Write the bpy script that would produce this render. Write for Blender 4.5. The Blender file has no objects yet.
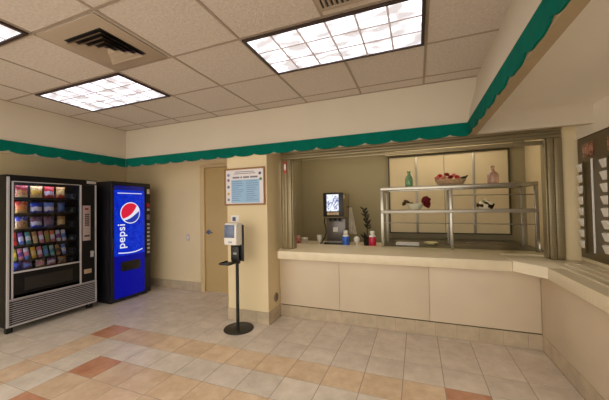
import bpy, bmesh, math, random
from mathutils import Vector, Matrix
random.seed(7)
PI = math.pi
C = bpy.context.scene.collection
scene = bpy.context.scene

# ------------------------------------------------------------------ materials
def lin(c):
    out = []
    for v in c[:3]:
        v /= 255.0
        out.append(v / 12.92 if v <= 0.04045 else ((v + 0.055) / 1.055) ** 2.4)
    return (*out, 1.0)

def base_mat(name):
    m = bpy.data.materials.new(name)
    m.use_nodes = True
    nt = m.node_tree
    return m, nt, nt.nodes['Principled BSDF']

def mat(name, col, rough=0.5, metal=0.0, var=0.06, scale=6.0, bump=0.0, bscale=60.0, emit=None, estr=0.0,
        stretch=None, spec=0.5):
    """Procedural surface: base colour varied by noise, optional bump."""
    m, nt, b = base_mat(name)
    tc = nt.nodes.new('ShaderNodeTexCoord')
    src = tc.outputs['Object']
    if stretch:
        mp = nt.nodes.new('ShaderNodeMapping'); mp.inputs['Scale'].default_value = stretch
        nt.links.new(src, mp.inputs['Vector']); src = mp.outputs['Vector']
    n = nt.nodes.new('ShaderNodeTexNoise'); n.inputs['Scale'].default_value = scale
    n.inputs['Detail'].default_value = 4
    nt.links.new(src, n.inputs['Vector'])
    r = nt.nodes.new('ShaderNodeValToRGB')
    c = lin(col)
    r.color_ramp.elements[0].position = 0.3; r.color_ramp.elements[1].position = 0.7
    r.color_ramp.elements[0].color = tuple(max(0, x * (1 - var)) for x in c[:3]) + (1,)
    r.color_ramp.elements[1].color = tuple(min(1, x * (1 + var)) for x in c[:3]) + (1,)
    nt.links.new(n.outputs['Fac'], r.inputs['Fac'])
    nt.links.new(r.outputs['Color'], b.inputs['Base Color'])
    b.inputs['Roughness'].default_value = rough
    b.inputs['Metallic'].default_value = metal
    b.inputs['Specular IOR Level'].default_value = spec
    if bump:
        n2 = nt.nodes.new('ShaderNodeTexNoise'); n2.inputs['Scale'].default_value = bscale
        n2.inputs['Detail'].default_value = 3
        nt.links.new(src, n2.inputs['Vector'])
        bp = nt.nodes.new('ShaderNodeBump'); bp.inputs['Strength'].default_value = bump
        bp.inputs['Distance'].default_value = 0.004
        nt.links.new(n2.outputs['Fac'], bp.inputs['Height'])
        nt.links.new(bp.outputs['Normal'], b.inputs['Normal'])
    if emit:
        b.inputs['Emission Color'].default_value = lin(emit)
        b.inputs['Emission Strength'].default_value = estr
    return m

def glass_mat(name, tint=(240, 245, 245), gloss=0.06, rough=0.02):
    m = bpy.data.materials.new(name); m.use_nodes = True
    nt = m.node_tree; nt.nodes.clear()
    o = nt.nodes.new('ShaderNodeOutputMaterial')
    t = nt.nodes.new('ShaderNodeBsdfTransparent'); t.inputs['Color'].default_value = lin(tint)
    g = nt.nodes.new('ShaderNodeBsdfGlossy'); g.inputs['Roughness'].default_value = rough
    fr = nt.nodes.new('ShaderNodeFresnel'); fr.inputs['IOR'].default_value = 1.4
    mu = nt.nodes.new('ShaderNodeMath'); mu.operation = 'MULTIPLY'; mu.inputs[1].default_value = gloss / 0.06
    nt.links.new(fr.outputs['Fac'], mu.inputs[0])
    mx = nt.nodes.new('ShaderNodeMixShader')
    nt.links.new(mu.outputs[0], mx.inputs['Fac'])
    nt.links.new(t.outputs[0], mx.inputs[1]); nt.links.new(g.outputs[0], mx.inputs[2])
    nt.links.new(mx.outputs[0], o.inputs['Surface'])
    return m

TX0, TP = -0.138, 0.3035      # floor grid
TY0, TQ = 2.465, 0.283
def tile_mat(name, c1, c2, rough=0.32, amt=0.06):
    """Stone-look tile: every tile its own tone, soft clouding inside."""
    m, nt, b = base_mat(name)
    tc = nt.nodes.new('ShaderNodeTexCoord')
    mp = nt.nodes.new('ShaderNodeMapping')
    mp.inputs['Location'].default_value = (-TX0 / TP, -TY0 / TQ, 0.5)
    mp.inputs['Scale'].default_value = (1 / TP, 1 / TQ, 0.0)
    nt.links.new(tc.outputs['Object'], mp.inputs['Vector'])
    fl = nt.nodes.new('ShaderNodeVectorMath'); fl.operation = 'FLOOR'
    nt.links.new(mp.outputs['Vector'], fl.inputs[0])
    wn = nt.nodes.new('ShaderNodeTexWhiteNoise')
    nt.links.new(fl.outputs['Vector'], wn.inputs['Vector'])
    ad = nt.nodes.new('ShaderNodeVectorMath'); ad.operation = 'ADD'
    nt.links.new(wn.outputs['Color'], ad.inputs[0]); nt.links.new(tc.outputs['Object'], ad.inputs[1])
    n = nt.nodes.new('ShaderNodeTexNoise'); n.inputs['Scale'].default_value = 7; n.inputs['Detail'].default_value = 6
    n.inputs['Roughness'].default_value = 0.65
    nt.links.new(ad.outputs['Vector'], n.inputs['Vector'])
    mr = nt.nodes.new('ShaderNodeMapRange'); mr.inputs['From Min'].default_value = 0.35; mr.inputs['From Max'].default_value = 0.68
    nt.links.new(n.outputs['Fac'], mr.inputs['Value'])
    mx = nt.nodes.new('ShaderNodeMix'); mx.data_type = 'RGBA'
    mx.inputs['A'].default_value = lin(c1); mx.inputs['B'].default_value = lin(c2)
    nt.links.new(mr.outputs['Result'], mx.inputs['Factor'])
    hs = nt.nodes.new('ShaderNodeHueSaturation')
    mv = nt.nodes.new('ShaderNodeMapRange'); mv.inputs['To Min'].default_value = 1 - amt; mv.inputs['To Max'].default_value = 1 + amt
    nt.links.new(wn.outputs['Value'], mv.inputs['Value'])
    nt.links.new(mv.outputs['Result'], hs.inputs['Value'])
    nt.links.new(mx.outputs['Result'], hs.inputs['Color'])
    nt.links.new(hs.outputs['Color'], b.inputs['Base Color'])
    b.inputs['Roughness'].default_value = rough
    bp = nt.nodes.new('ShaderNodeBump'); bp.inputs['Strength'].default_value = 0.12; bp.inputs['Distance'].default_value = 0.003
    nt.links.new(n.outputs['Fac'], bp.inputs['Height']); nt.links.new(bp.outputs['Normal'], b.inputs['Normal'])
    return m

def packet_mat(name, cols, cuts, blob=None):
    """Printed wrapper: bands up its height plus a printed blotch."""
    m, nt, b = base_mat(name)
    tc = nt.nodes.new('ShaderNodeTexCoord')
    sp = nt.nodes.new('ShaderNodeSeparateXYZ'); nt.links.new(tc.outputs['Generated'], sp.inputs[0])
    n = nt.nodes.new('ShaderNodeTexNoise'); n.inputs['Scale'].default_value = 4.5
    nt.links.new(tc.outputs['Generated'], n.inputs['Vector'])
    ma = nt.nodes.new('ShaderNodeMath'); ma.operation = 'MULTIPLY_ADD'; ma.inputs[1].default_value = 0.25
    nt.links.new(n.outputs['Fac'], ma.inputs[0]); nt.links.new(sp.outputs['Z'], ma.inputs[2])
    r = nt.nodes.new('ShaderNodeValToRGB'); r.color_ramp.interpolation = 'CONSTANT'
    els = r.color_ramp.elements
    els[0].position = 0; els[0].color = lin(cols[0])
    els[1].position = min(0.98, cuts[0] + 0.12); els[1].color = lin(cols[1])
    for k in range(2, len(cols)):
        e = els.new(min(0.99, cuts[k - 1] + 0.12)); e.color = lin(cols[k])
    nt.links.new(ma.outputs[0], r.inputs['Fac'])
    out = r.outputs['Color']
    if blob:
        v = nt.nodes.new('ShaderNodeTexNoise'); v.inputs['Scale'].default_value = 7.0
        nt.links.new(tc.outputs['Generated'], v.inputs['Vector'])
        st = nt.nodes.new('ShaderNodeMath'); st.operation = 'GREATER_THAN'; st.inputs[1].default_value = 0.58
        nt.links.new(v.outputs['Fac'], st.inputs[0])
        mx = nt.nodes.new('ShaderNodeMix'); mx.data_type = 'RGBA'
        nt.links.new(st.outputs[0], mx.inputs['Factor'])
        nt.links.new(out, mx.inputs['A']); mx.inputs['B'].default_value = lin(blob)
        out = mx.outputs['Result']
    nt.links.new(out, b.inputs['Base Color'])
    b.inputs['Roughness'].default_value = 0.35
    return m

# ------------------------------------------------------------------ mesh builder
class MB:
    def __init__(s): s.bm = bmesh.new(); s.mi = 0
    def _new(s, f0):
        s.bm.faces.ensure_lookup_table()
        for f in s.bm.faces[f0:]: f.material_index = s.mi
    def box(s, x0, x1, y0, y1, z0, z1, bev=0.0):
        t = bmesh.new(); bmesh.ops.create_cube(t, size=1)
        for v in t.verts:
            v.co = Vector(((x0 + x1) / 2 + v.co.x * (x1 - x0), (y0 + y1) / 2 + v.co.y * (y1 - y0), (z0 + z1) / 2 + v.co.z * (z1 - z0)))
        if bev: bmesh.ops.bevel(t, geom=list(t.edges), offset=bev, segments=2, affect='EDGES', profile=0.5)
        return s.merge(t)
    def merge(s, t, mtx=None):
        if mtx is not None: bmesh.ops.transform(t, matrix=mtx, verts=t.verts)
        f0 = len(s.bm.faces); mp = {}
        for v in t.verts: mp[v] = s.bm.verts.new(v.co)
        for f in t.faces:
            try: nf = s.bm.faces.new([mp[v] for v in f.verts]); nf.material_index = s.mi
            except ValueError: pass
        t.free(); return s
    def prism(s, pts, axis, a, b, bev=0.0):
        """polygon pts (2D) extruded along axis ('x','y','z') from a to b"""
        def P(p, w):
            return {'x': (w, p[0], p[1]), 'y': (p[0], w, p[1]), 'z': (p[0], p[1], w)}[axis]
        t = bmesh.new()
        v0 = [t.verts.new(P(p, a)) for p in pts]; v1 = [t.verts.new(P(p, b)) for p in pts]
        t.faces.new(v0); t.faces.new(v1[::-1])
        n = len(pts)
        for i in range(n): t.faces.new((v0[i], v1[i], v1[(i + 1) % n], v0[(i + 1) % n]))
        bmesh.ops.recalc_face_normals(t, faces=t.faces)
        if bev: bmesh.ops.bevel(t, geom=list(t.edges), offset=bev, segments=2, affect='EDGES', profile=0.5)
        return s.merge(t)
    def lathe(s, prof, seg=24, c=(0, 0, 0), sx=1, sy=1):
        """prof: list of (radius, z)"""
        t = bmesh.new(); rings = []
        for r, z in prof:
            if r < 1e-6: rings.append([t.verts.new((c[0], c[1], c[2] + z))])
            else: rings.append([t.verts.new((c[0] + sx * r * math.cos(2 * PI * k / seg), c[1] + sy * r * math.sin(2 * PI * k / seg), c[2] + z)) for k in range(seg)])
        for A, B in zip(rings[:-1], rings[1:]):
            if len(A) == 1 and len(B) == 1: continue
            for k in range(seg):
                k2 = (k + 1) % seg
                if len(A) == 1: t.faces.new((A[0], B[k], B[k2]))
                elif len(B) == 1: t.faces.new((A[k], A[k2], B[0]))
                else: t.faces.new((A[k], A[k2], B[k2], B[k]))
        bmesh.ops.recalc_face_normals(t, faces=t.faces)
        return s.merge(t)
    def tube(s, pts, rad, seg=10, rads=None):
        pts = [Vector(p) for p in pts]; t = bmesh.new(); rings = []
        up = Vector((0, 0, 1)); prev = None
        for i, p in enumerate(pts):
            d = (pts[min(i + 1, len(pts) - 1)] - pts[max(i - 1, 0)]).normalized()
            if prev is None:
                a = d.cross(up)
                if a.length < 1e-3: a = d.cross(Vector((1, 0, 0)))
            else: a = prev - d * prev.dot(d)
            a.normalize(); prev = a.copy(); bb = d.cross(a)
            r = rads[i] if rads else rad
            rings.append([t.verts.new(p + a * r * math.cos(2 * PI * k / seg) + bb * r * math.sin(2 * PI * k / seg)) for k in range(seg)])
        for A, B in zip(rings[:-1], rings[1:]):
            for k in range(seg): t.faces.new((A[k], A[(k + 1) % seg], B[(k + 1) % seg], B[k]))
        t.faces.new(rings[0][::-1]); t.faces.new(rings[-1])
        bmesh.ops.recalc_face_normals(t, faces=t.faces)
        return s.merge(t)
    def cyl(s, p0, p1, r, seg=20): return s.tube([p0, p1], r, seg)
    def sphere(s, c, r, sc=(1, 1, 1), seg=16, rot=None):
        t = bmesh.new(); bmesh.ops.create_uvsphere(t, u_segments=seg, v_segments=max(6, seg // 2), radius=r)
        m = Matrix.Translation(c) @ (rot or Matrix()) @ Matrix.Diagonal((*sc, 1))
        return s.merge(t, m)
    def grid(s, fn, nu, nv, thick=0.0):
        """surface from fn(u,v) with u,v in 0..1; given a thickness it is a closed sheet"""
        t = bmesh.new()
        V = [[t.verts.new(fn(i / nu, j / nv)) for j in range(nv + 1)] for i in range(nu + 1)]
        for i in range(nu):
            for j in range(nv): t.faces.new((V[i][j], V[i + 1][j], V[i + 1][j + 1], V[i][j + 1]))
        if thick: bmesh.ops.solidify(t, geom=list(t.faces), thickness=thick)
        return s.merge(t)
    def build(s, name, m, parent=None, smooth=True, angle=35, loc=None):
        me = bpy.data.meshes.new(name); s.bm.to_mesh(me); s.bm.free()
        for x in (m if isinstance(m, (list, tuple)) else [m]): me.materials.append(x)
        if smooth:
            me.polygons.foreach_set('use_smooth', [True] * len(me.polygons))
            me.set_sharp_from_angle(angle=math.radians(angle))
        o = bpy.data.objects.new(name, me); C.objects.link(o)
        if parent is not None: o.parent = parent
        if loc: o.location = loc
        return o

def tag(o, label=None, cat=None, group=None, kind=None):
    if label: o['label'] = label
    if cat: o['category'] = cat
    if group: o['group'] = group
    if kind: o['kind'] = kind
    return o
def thing(name, label, cat, loc=(0, 0, 0), rz=0, group=None):
    o = bpy.data.objects.new(name, None); C.objects.link(o)
    o.empty_display_size = 0.1; o.location = loc; o.rotation_euler = (0, 0, rz)
    return tag(o, label, cat, group)
def struct(mb, name, m, parent=None, **k):
    o = mb.build(name, m, parent, **k)
    if parent is None: o['kind'] = 'structure'
    return o
def copy_tree(o, parent=None):
    c = o.copy(); C.objects.link(c)
    if parent is not None: c.parent = parent
    for ch in list(o.children): copy_tree(ch, c)
    return c

# ------------------------------------------------------------------ palette
M_wall   = mat('wall_paint', (224, 208, 170), 0.65, var=0.03, scale=2, bump=0.15, bscale=160)
M_soffit = mat('soffit_paint', (202, 192, 174), 0.65, var=0.02, scale=2, bump=0.1, bscale=160)
M_alcove = mat('alcove_paint', (236, 230, 218), 0.7, var=0.02, scale=2)
M_ceil   = mat('ceiling_tile', (204, 195, 186), 0.95, var=0.10, scale=55, bump=0.8, bscale=170, spec=0.1)
M_tbar   = mat('ceiling_grid', (158, 144, 128), 0.6, var=0.04)
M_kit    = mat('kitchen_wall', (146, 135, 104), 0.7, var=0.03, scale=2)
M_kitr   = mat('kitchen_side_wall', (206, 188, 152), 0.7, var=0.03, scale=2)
M_niche  = mat('niche_board', (204, 186, 150), 0.6, var=0.03, scale=3)
M_lam    = mat('counter_laminate', (214, 199, 176), 0.42, var=0.03, scale=3)
M_top    = mat('worktop_laminate', (230, 218, 190), 0.30, var=0.05, scale=8, stretch=(1, 14, 1))
M_top2   = mat('worktop_insert', (236, 226, 202), 0.30, var=0.04, scale=8)
M_tile_w = tile_mat('tile_pale', (210, 200, 188), (232, 223, 212))
M_tile_o = tile_mat('tile_tan', (212, 184, 152), (234, 212, 186))
M_tile_r = tile_mat('tile_terracotta', (188, 130, 100), (212, 164, 134), amt=0.05)
M_grout  = mat('grout', (164, 150, 134), 0.85, var=0.06, scale=30)
M_btile  = mat('baseboard_tile', (190, 174, 150), 0.35, var=0.14, scale=9)
M_teal   = mat('teal_cloth', (0, 100, 86), 0.85, var=0.10, scale=9, bump=0.3, bscale=300, spec=0.1)
M_brown  = mat('soffit_edge_brown', (164, 146, 116), 0.7, var=0.06)  # browner strip along the lower edge of the right soffit
M_door   = mat('door_paint', (192, 168, 118), 0.5, var=0.03, scale=3)
M_frame  = mat('door_frame_paint', (210, 188, 144), 0.5, var=0.03)
M_steel  = mat('brushed_steel', (168, 162, 150), 0.34, metal=0.5, var=0.07, scale=5, stretch=(1, 1, 30))
M_bronze = mat('shutter_metal', (150, 138, 108), 0.38, metal=0.45, var=0.08, scale=5, stretch=(1, 1, 25))
M_chrome = mat('stand_steel', (176, 172, 160), 0.25, metal=0.8, var=0.05, scale=5)
M_dark   = mat('near_black', (26, 24, 24), 0.45, var=0.08)
M_black  = mat('black_metal', (16, 16, 17), 0.40, var=0.10)
M_snack  = mat('machine_brown_black', (13, 12, 14), 0.5, var=0.08, scale=8, spec=0.25)
M_trim   = mat('machine_trim', (196, 196, 204), 0.35, metal=0.3, var=0.05)
M_white  = mat('white_plastic', (232, 230, 226), 0.35, var=0.02)
M_cream  = mat('cream_plastic', (214, 200, 172), 0.4, var=0.03)
M_olive  = mat('olive_board', (96, 84, 58), 0.35, var=0.08, scale=4)
M_olive2 = mat('olive_frame', (84, 72, 44), 0.5, var=0.06)
M_well   = mat('hot_well_steel', (92, 84, 66), 0.28, metal=0.6, var=0.1, scale=4)
M_glass  = glass_mat('clear_glass')

# ------------------------------------------------------------------ setting
CE, HB, HV0, HV1, HA = 2.58, 2.045, 2.05, 2.157, 2.20
YB, XL, XRT, XRB = 3.06, -4.05, 0.55, 0.456     # soffit faces
# floor : one face per tile on a grout bed
b = MB(); b.mi = 0
b.box(-5.4, 1.7, -0.7, 5.1, -0.06, -0.002)
i0, i1 = math.floor((-5.25 - TX0) / TP), math.ceil((1.12 - TX0) / TP)
j0, j1 = math.floor((-2.1 - TY0) / TQ), math.ceil((3.96 - TY0) / TQ)
g = 0.003
for i in range(i0, i1):
    for j in range(j0, j1):
        # column -11 / row -1 carry the outer band, column -9 / row -3 the inner field
        m = 1
        inx, iny = i >= -11 and i <= 1, j <= -1
        if inx and iny:
            if (i in (-11, 1)) or j == -1: m = 2
            if (i in (-11, 1)) and j == -1: m = 3
            if -9 <= i <= -1 and j <= -3: m = 2
            if i == -9 and j in (-3, -5): m = 3
            if i == -1 and j in (-3, -5): m = 3
        x0, y0 = TX0 + i * TP, TY0 + j * TQ
        b.mi = m
        b.box(x0 + g, x0 + TP - g, y0 + g, y0 + TQ - g, -0.004, 0.0)
struct(b, 'floor', [M_grout, M_tile_w, M_tile_o, M_tile_r], smooth=False)

# walls
b = MB(); b.box(-5.4, -5.2, -0.7, 3.94, 0, 2.72); struct(b, 'wall_left', M_wall)
b = MB(); b.box(-5.4, -3.41, 3.94, 4.1, 0, 2.72); b.box(-3.41, -2.30, 3.94, 4.1, 2.13, 2.72)
struct(b, 'wall_back', M_wall)
b = MB(); b.box(-2.245, -1.675, 3.07, 3.62, 0, 2.2)
struct(b, 'wall_pillar', M_wall)
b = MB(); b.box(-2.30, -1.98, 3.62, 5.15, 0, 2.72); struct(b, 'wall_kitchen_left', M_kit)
b = MB(); b.box(-1.675, 1.09, 3.39, 3.62, 0, 0.765); struct(b, 'wall_counter', M_wall)
b = MB(); b.box(1.09, 1.37, -0.7, 3.62, 0, 0.77); struct(b, 'wall_right_low', M_lam)
b = MB(); b.box(-1.675, 1.26, 3.36, 3.62, 2.105, 2.72); struct(b, 'wall_header', M_alcove)
b = MB(); b.box(1.262, 1.50, 3.36, 3.62, 0.865, 2.72); struct(b, 'wall_pier', M_wall)
b = MB(); b.box(1.37, 1.50, -0.7, 3.36, 1.965, 2.72); struct(b, 'wall_right_header', M_alcove)
b = MB(); b.box(1.40, 1.50, -0.7, 3.36, 0.865, 1.965); struct(b, 'wall_right', M_olive2)
# kitchen beyond the counter
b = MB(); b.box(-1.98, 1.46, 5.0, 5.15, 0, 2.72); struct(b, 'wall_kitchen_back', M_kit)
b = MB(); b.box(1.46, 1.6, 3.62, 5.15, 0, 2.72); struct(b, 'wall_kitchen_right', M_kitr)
b = MB(); b.box(-1.98, 1.46, 3.62, 5.0, 2.56, 2.66); struct(b, 'ceiling_kitchen', M_alcove)

# dropped bulkheads: faces above the valance, hollow behind, low ceiling beyond
b = MB()
b.box(XL, 1.5, YB + 0.002, YB + 0.057, HB, CE + 0.06)
struct(b, 'wall_soffit_back', M_soffit)
b = MB(); b.box(XL - 0.055, XL, -0.7, YB + 0.055, HB, CE + 0.06); struct(b, 'wall_soffit_left', M_soffit)
b = MB(); b.prism([(XRB + 0.012, 2.0885), (XRB + 0.071, 2.0885), (XRB + 0.09, HA), (XRT + 0.09, CE + 0.06), (XRT - 0.002, CE + 0.06), (XRT - 0.002, CE), (XRT - 0.02, CE - 0.12), (XRB + 0.026, HV1 + 0.12), (XRB + 0.012, HV1)], 'y', -0.7, YB + 0.002)
struct(b, 'wall_soffit_right', M_soffit, angle=50)
b = MB(); b.box(XRB + 0.0115, XRB + 0.07, -0.7, YB - 0.001, HB - 0.012, 2.088); struct(b, 'trim_soffit_right', M_brown)
b = MB(); b.box(-5.2, XL - 0.055, -0.7, 3.94, HA, HA + 0.05); b.box(XL - 0.055, -2.245, YB + 0.057, 3.94, HA, HA + 0.05)
b.box(-2.245, 0.6, YB + 0.057, 3.36, HA, HA + 0.05)
struct(b, 'ceiling_alcove', M_alcove)
b = MB(); b.box(XRB + 0.085, 1.37, -0.7, YB, HA, HA + 0.05); b.box(0.6, 1.37, YB + 0.0, 3.36, HA, HA + 0.05)
struct(b, 'ceiling_alcove_right', M_alcove)

# suspended ceiling with its grid bars; openings for the light troffers are covered by them
GX = [-1.13 + 0.61 * k for k in range(-5, 3)]
GY = [2.29 - 0.588 * k for k in range(-1, 6)]
b = MB(); b.mi = 0
b.box(XL, XRT, -0.7, YB, CE, CE + 0.05)
b.mi = 1
LIGHTS = [(-1.13, 1.702), (-3.57, 1.702), (-3.57, 0.526)]
for x in GX:
    if XL < x < XRT: b.box(x - 0.009, x + 0.009, -0.7, YB, CE - 0.004, CE + 0.001)
for y in GY:
    if y < YB: b.box(XL, XRT, y - 0.009, y + 0.009, CE - 0.0036, CE + 0.001)
b.box(XL, XRT, YB - 0.02, YB, CE - 0.0045, CE + 0.001)
b.box(XL, XL + 0.02, -0.7, YB, CE - 0.0045, CE + 0.001)
struct(b, 'ceiling', [M_ceil, M_tbar], smooth=False)

# baseboards: separate tiles on a grout strip
def baseboard(name, p0, p1, nrm, h=0.145, step=0.203):
    p0, p1, n = Vector((*p0, 0)), Vector((*p1, 0)), Vector((*nrm, 0))
    L = (p1 - p0).length; d = (p1 - p0) / L
    b = MB(); b.mi = 0
    def slab(a, c, t0, t1, z0, z1):
        q = [p0 + d * a + n * t0, p0 + d * c + n * t0, p0 + d * c + n * t1, p0 + d * a + n * t1]
        b.prism([(v.x, v.y) for v in q], 'z', z0, z1)
    slab(0, L, 0.0, 0.010, 0, h - 0.004)
    b.mi = 1
    k = 0.0
    while k < L - 0.01:
        slab(k + 0.002, min(L, k + step) - 0.002, 0.002, 0.014, 0.002, h); k += step
    struct(b, name, [M_grout, M_btile], smooth=False)
baseboard('baseboard_counter', (-1.675, 3.39), (1.09, 3.39), (0, -1))
baseboard('baseboard_right', (1.09, 3.375), (1.09, -0.7), (-1, 0))
baseboard('baseboard_pillar_front', (-2.245, 3.07), (-1.661, 3.07), (0, -1))
baseboard('baseboard_pillar_side', (-1.675, 3.07), (-1.675, 3.375), (1, 0))
baseboard('baseboard_back', (-5.2, 3.94), (-3.43, 3.94), (0, -1))

# door beside the pillar
b = MB()
b.box(-3.42, -3.335, 3.915, 4.06, 0, 2.0745, 0.002); b.box(-3.42, -2.30, 3.915, 4.06, 2.075, 2.14, 0.006); b.box(-2.42, -2.302, 3.915, 4.06, 0, 2.0745, 0.002)
struct(b, 'trim_door', M_frame)
dr = bpy.data.objects.new('door_1', None); C.objects.link(dr); dr['kind'] = 'structure'
b = MB(); b.box(-3.33, -2.425, 3.945, 3.99, 0.008, 2.07, 0.004); b.build('door_panel', M_door, dr)
M_lever = mat('blued_steel', (150, 160, 186), 0.25, metal=0.9, var=0.05)
b = MB(); b.cyl((-3.262, 3.946, 1.0), (-3.262, 3.93, 1.0), 0.038); b.cyl((-3.262, 3.94, 1.0), (-3.262, 3.885, 1.0), 0.012)
b.tube([(-3.265, 3.885, 1.0), (-3.22, 3.883, 1.0), (-3.15, 3.89, 0.995)], 0.011)
b.build('door_handle', M_lever, dr)

# ------------------------------------------------------------------ ceiling lights and vents
M_lens = mat('lit_lens', (240, 242, 255), 0.5, var=0.0, emit=(242, 243, 255), estr=5.0)
M_louv = mat('louver_grey', (226, 223, 232), 0.5, var=0.02)
M_lframe = mat('light_frame', (56, 40, 34), 0.5, var=0.05)
# a lens with brighter lamp runs and dimmer blotches between them
nt = M_lens.node_tree; bs = nt.nodes['Principled BSDF']
tc = nt.nodes.new('ShaderNodeTexCoord')
wv = nt.nodes.new('ShaderNodeTexNoise'); wv.inputs['Scale'].default_value = 9; wv.inputs['Detail'].default_value = 0
mpn = nt.nodes.new('ShaderNodeMapping'); mpn.inputs['Scale'].default_value = (0.8, 1.6, 1)
nt.links.new(tc.outputs['Object'], mpn.inputs['Vector']); nt.links.new(mpn.outputs['Vector'], wv.inputs['Vector'])
mrn = nt.nodes.new('ShaderNodeMapRange'); mrn.inputs['From Min'].default_value = 0.36; mrn.inputs['From Max'].default_value = 0.64
mrn.inputs['To Min'].default_value = 0.38; mrn.inputs['To Max'].default_value = 1.5
nt.links.new(wv.outputs['Fac'], mrn.inputs['Value']); nt.links.new(mrn.outputs['Result'], bs.inputs['Emission Strength'])

def make_troffer():
    W, D = 1.22, 0.588
    t = thing('ceiling_light', 'x', 'ceiling light')
    b = MB()
    b.box(0.012, W - 0.012, 0.012, 0.034, -0.016, -0.004); b.box(0.012, W - 0.012, D - 0.034, D - 0.012, -0.016, -0.004)
    b.box(0.012, 0.034, 0.034, D - 0.034, -0.016, -0.004); b.box(W - 0.034, W - 0.012, 0.034, D - 0.034, -0.016, -0.004)
    b.build('frame', M_lframe, t)
    b = MB(); b.box(0.034, W - 0.034, 0.034, D - 0.034, -0.008, -0.004); b.build('diffuser', M_lens, t)
    b = MB()
    for k in range(1, 6): x = 0.034 + (W - 0.068) * k / 6; b.box(x - 0.0065, x + 0.0065, 0.034, D - 0.034, -0.014, -0.008)
    for k in range(1, 3): y = 0.034 + (D - 0.068) * k / 3; b.box(0.034, W - 0.034, y - 0.0065, y + 0.0065, -0.0135, -0.008)
    b.build('louver', M_louv, t)
    return t
lab = ['large lit ceiling light nearest the serving window', 'lit ceiling light above the vending machines beside the square vent',
       'ceiling light cut off by the photo at its upper left edge']
proto = make_troffer()
for i, (x, y) in enumerate(LIGHTS):
    o = proto if i == 0 else copy_tree(proto)
    o.location = (x, y, CE); o['label'] = lab[i]; o['group'] = 'fluorescent ceiling lights'

# square diffuser
M_vent = mat('vent_paint', (168, 152, 134), 0.6, var=0.03)
v = thing('ceiling_vent', 'square ceiling air vent with nested angled slots beside a lit ceiling light', 'vent', (-2.05, 1.405, CE))
b = MB()
b.box(-0.285, 0.285, -0.275, 0.275, -0.010, -0.004, 0.003); b.build('panel', M_vent, v)
# concentric square rings stepping down
b = MB(); b.box(-0.18, 0.18, -0.17, 0.17, -0.013, -0.0101); b.build('throat', M_dark, v)
q2 = math.sqrt(2)
for h in (0.172, 0.130, 0.088, 0.046):
    b = MB(); b.lathe([(h * q2, -0.032), ((h - 0.030) * q2, -0.0135), ((h - 0.034) * q2, -0.0135), ((h - 0.005) * q2, -0.034)], 4, sy=1.0)
    bmesh.ops.rotate(b.bm, verts=b.bm.verts, cent=(0, 0, 0), matrix=Matrix.Rotation(PI / 4, 3, 'Z')); bmesh.ops.scale(b.bm, verts=b.bm.verts, vec=(1, 0.95, 1))
    b.build('vane', M_vent, v)
v = thing('return_grille', 'slotted ceiling air grille at the top edge above the large light', 'vent', (-0.30, 1.49, CE))
b = MB(); b.box(-0.21, 0.21, -0.16, -0.14, -0.014, -0.004); b.box(-0.21, 0.21, 0.13, 0.15, -0.014, -0.004)
b.box(-0.21, -0.19, -0.14, 0.13, -0.014, -0.004); b.box(0.19, 0.21, -0.14, 0.13, -0.014, -0.004); b.build('frame', M_vent, v)
b = MB(); b.box(-0.19, 0.19, -0.14, 0.13, -0.006, -0.004); b.build('throat', M_dark, v)
b = MB()
for k in range(13): x = -0.178 + k * 0.0295; b.prism([(x, -0.013), (x + 0.008, -0.013), (x + 0.014, -0.006), (x + 0.006, -0.006)], 'y', -0.14, 0.13)
b.build('louver', M_vent, v)

# ------------------------------------------------------------------ scalloped valances
def scallop(u0, u1, off, pitch, depth=0.036):
    """outline from u0 to u1: straight top at HV1, round tongues hanging from HB+depth to HV0"""
    pts = [(u0, HV1), (u1, HV1)]
    n = max(2, int((u1 - u0) / 0.012)); low = []
    for k in range(n + 1):
        u = u1 + (u0 - u1) * k / n
        f = ((u - off) / pitch) % 1.0
        z = (HV1 - 0.090) - depth * math.sqrt(max(0.0, 1 - (2 * f - 1) ** 2)) ** 0.85
        low.append((u, z))
    return pts + low
def valance(name, label, axis, u0, u1, off, pitch, w, sgn):
    t = thing(name, label, 'valance')
    # strips between successive outline samples keep the long scalloped outline clean
    out = scallop(u0, u1, off, pitch); low = out[2:]
    b = MB()
    def fn(i, top, back):
        u, z = low[i]
        wv = 0.0025 * math.sin(2 * PI * (u - off) / pitch * 2 + 0.7)
        ww = w + sgn * (back + (wv if not top else 0))
        zz = HV1 if top else z
        return (u, ww, zz) if axis == 'x' else (ww, u, zz)
    bmx = bmesh.new(); cols = []
    for i in range(len(low)):
        cols.append([bmx.verts.new(fn(i, 1, 0.012)), bmx.verts.new(fn(i, 0, 0.012)), bmx.verts.new(fn(i, 0, 0.002)), bmx.verts.new(fn(i, 1, 0.002))])
    for A, B in zip(cols[:-1], cols[1:]):
        for k in range(4): bmx.faces.new((A[k], A[(k + 1) % 4], B[(k + 1) % 4], B[k]))
    bmx.faces.new(cols[0]); bmx.faces.new(cols[-1][::-1])
    bmesh.ops.recalc_face_normals(bmx, faces=bmx.faces)
    b.merge(bmx); b.build('cloth', M_teal, t)
valance('scalloped_valance', 'teal scalloped valance running along the bulkhead over the serving window', 'x', XL + 0.014, XRB + 0.002, 0.04, 0.268, YB, -1)
valance('scalloped_valance', 'teal scalloped valance on the left bulkhead above the snack machine', 'y', -0.69, YB - 0.014, 2.19, 0.235, XL, 1)
valance('scalloped_valance', 'bright teal scalloped valance running towards the upper right corner', 'y', -0.69, YB - 0.014, 1.252, 0.262, XRB + 0.012, -1)

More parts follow.
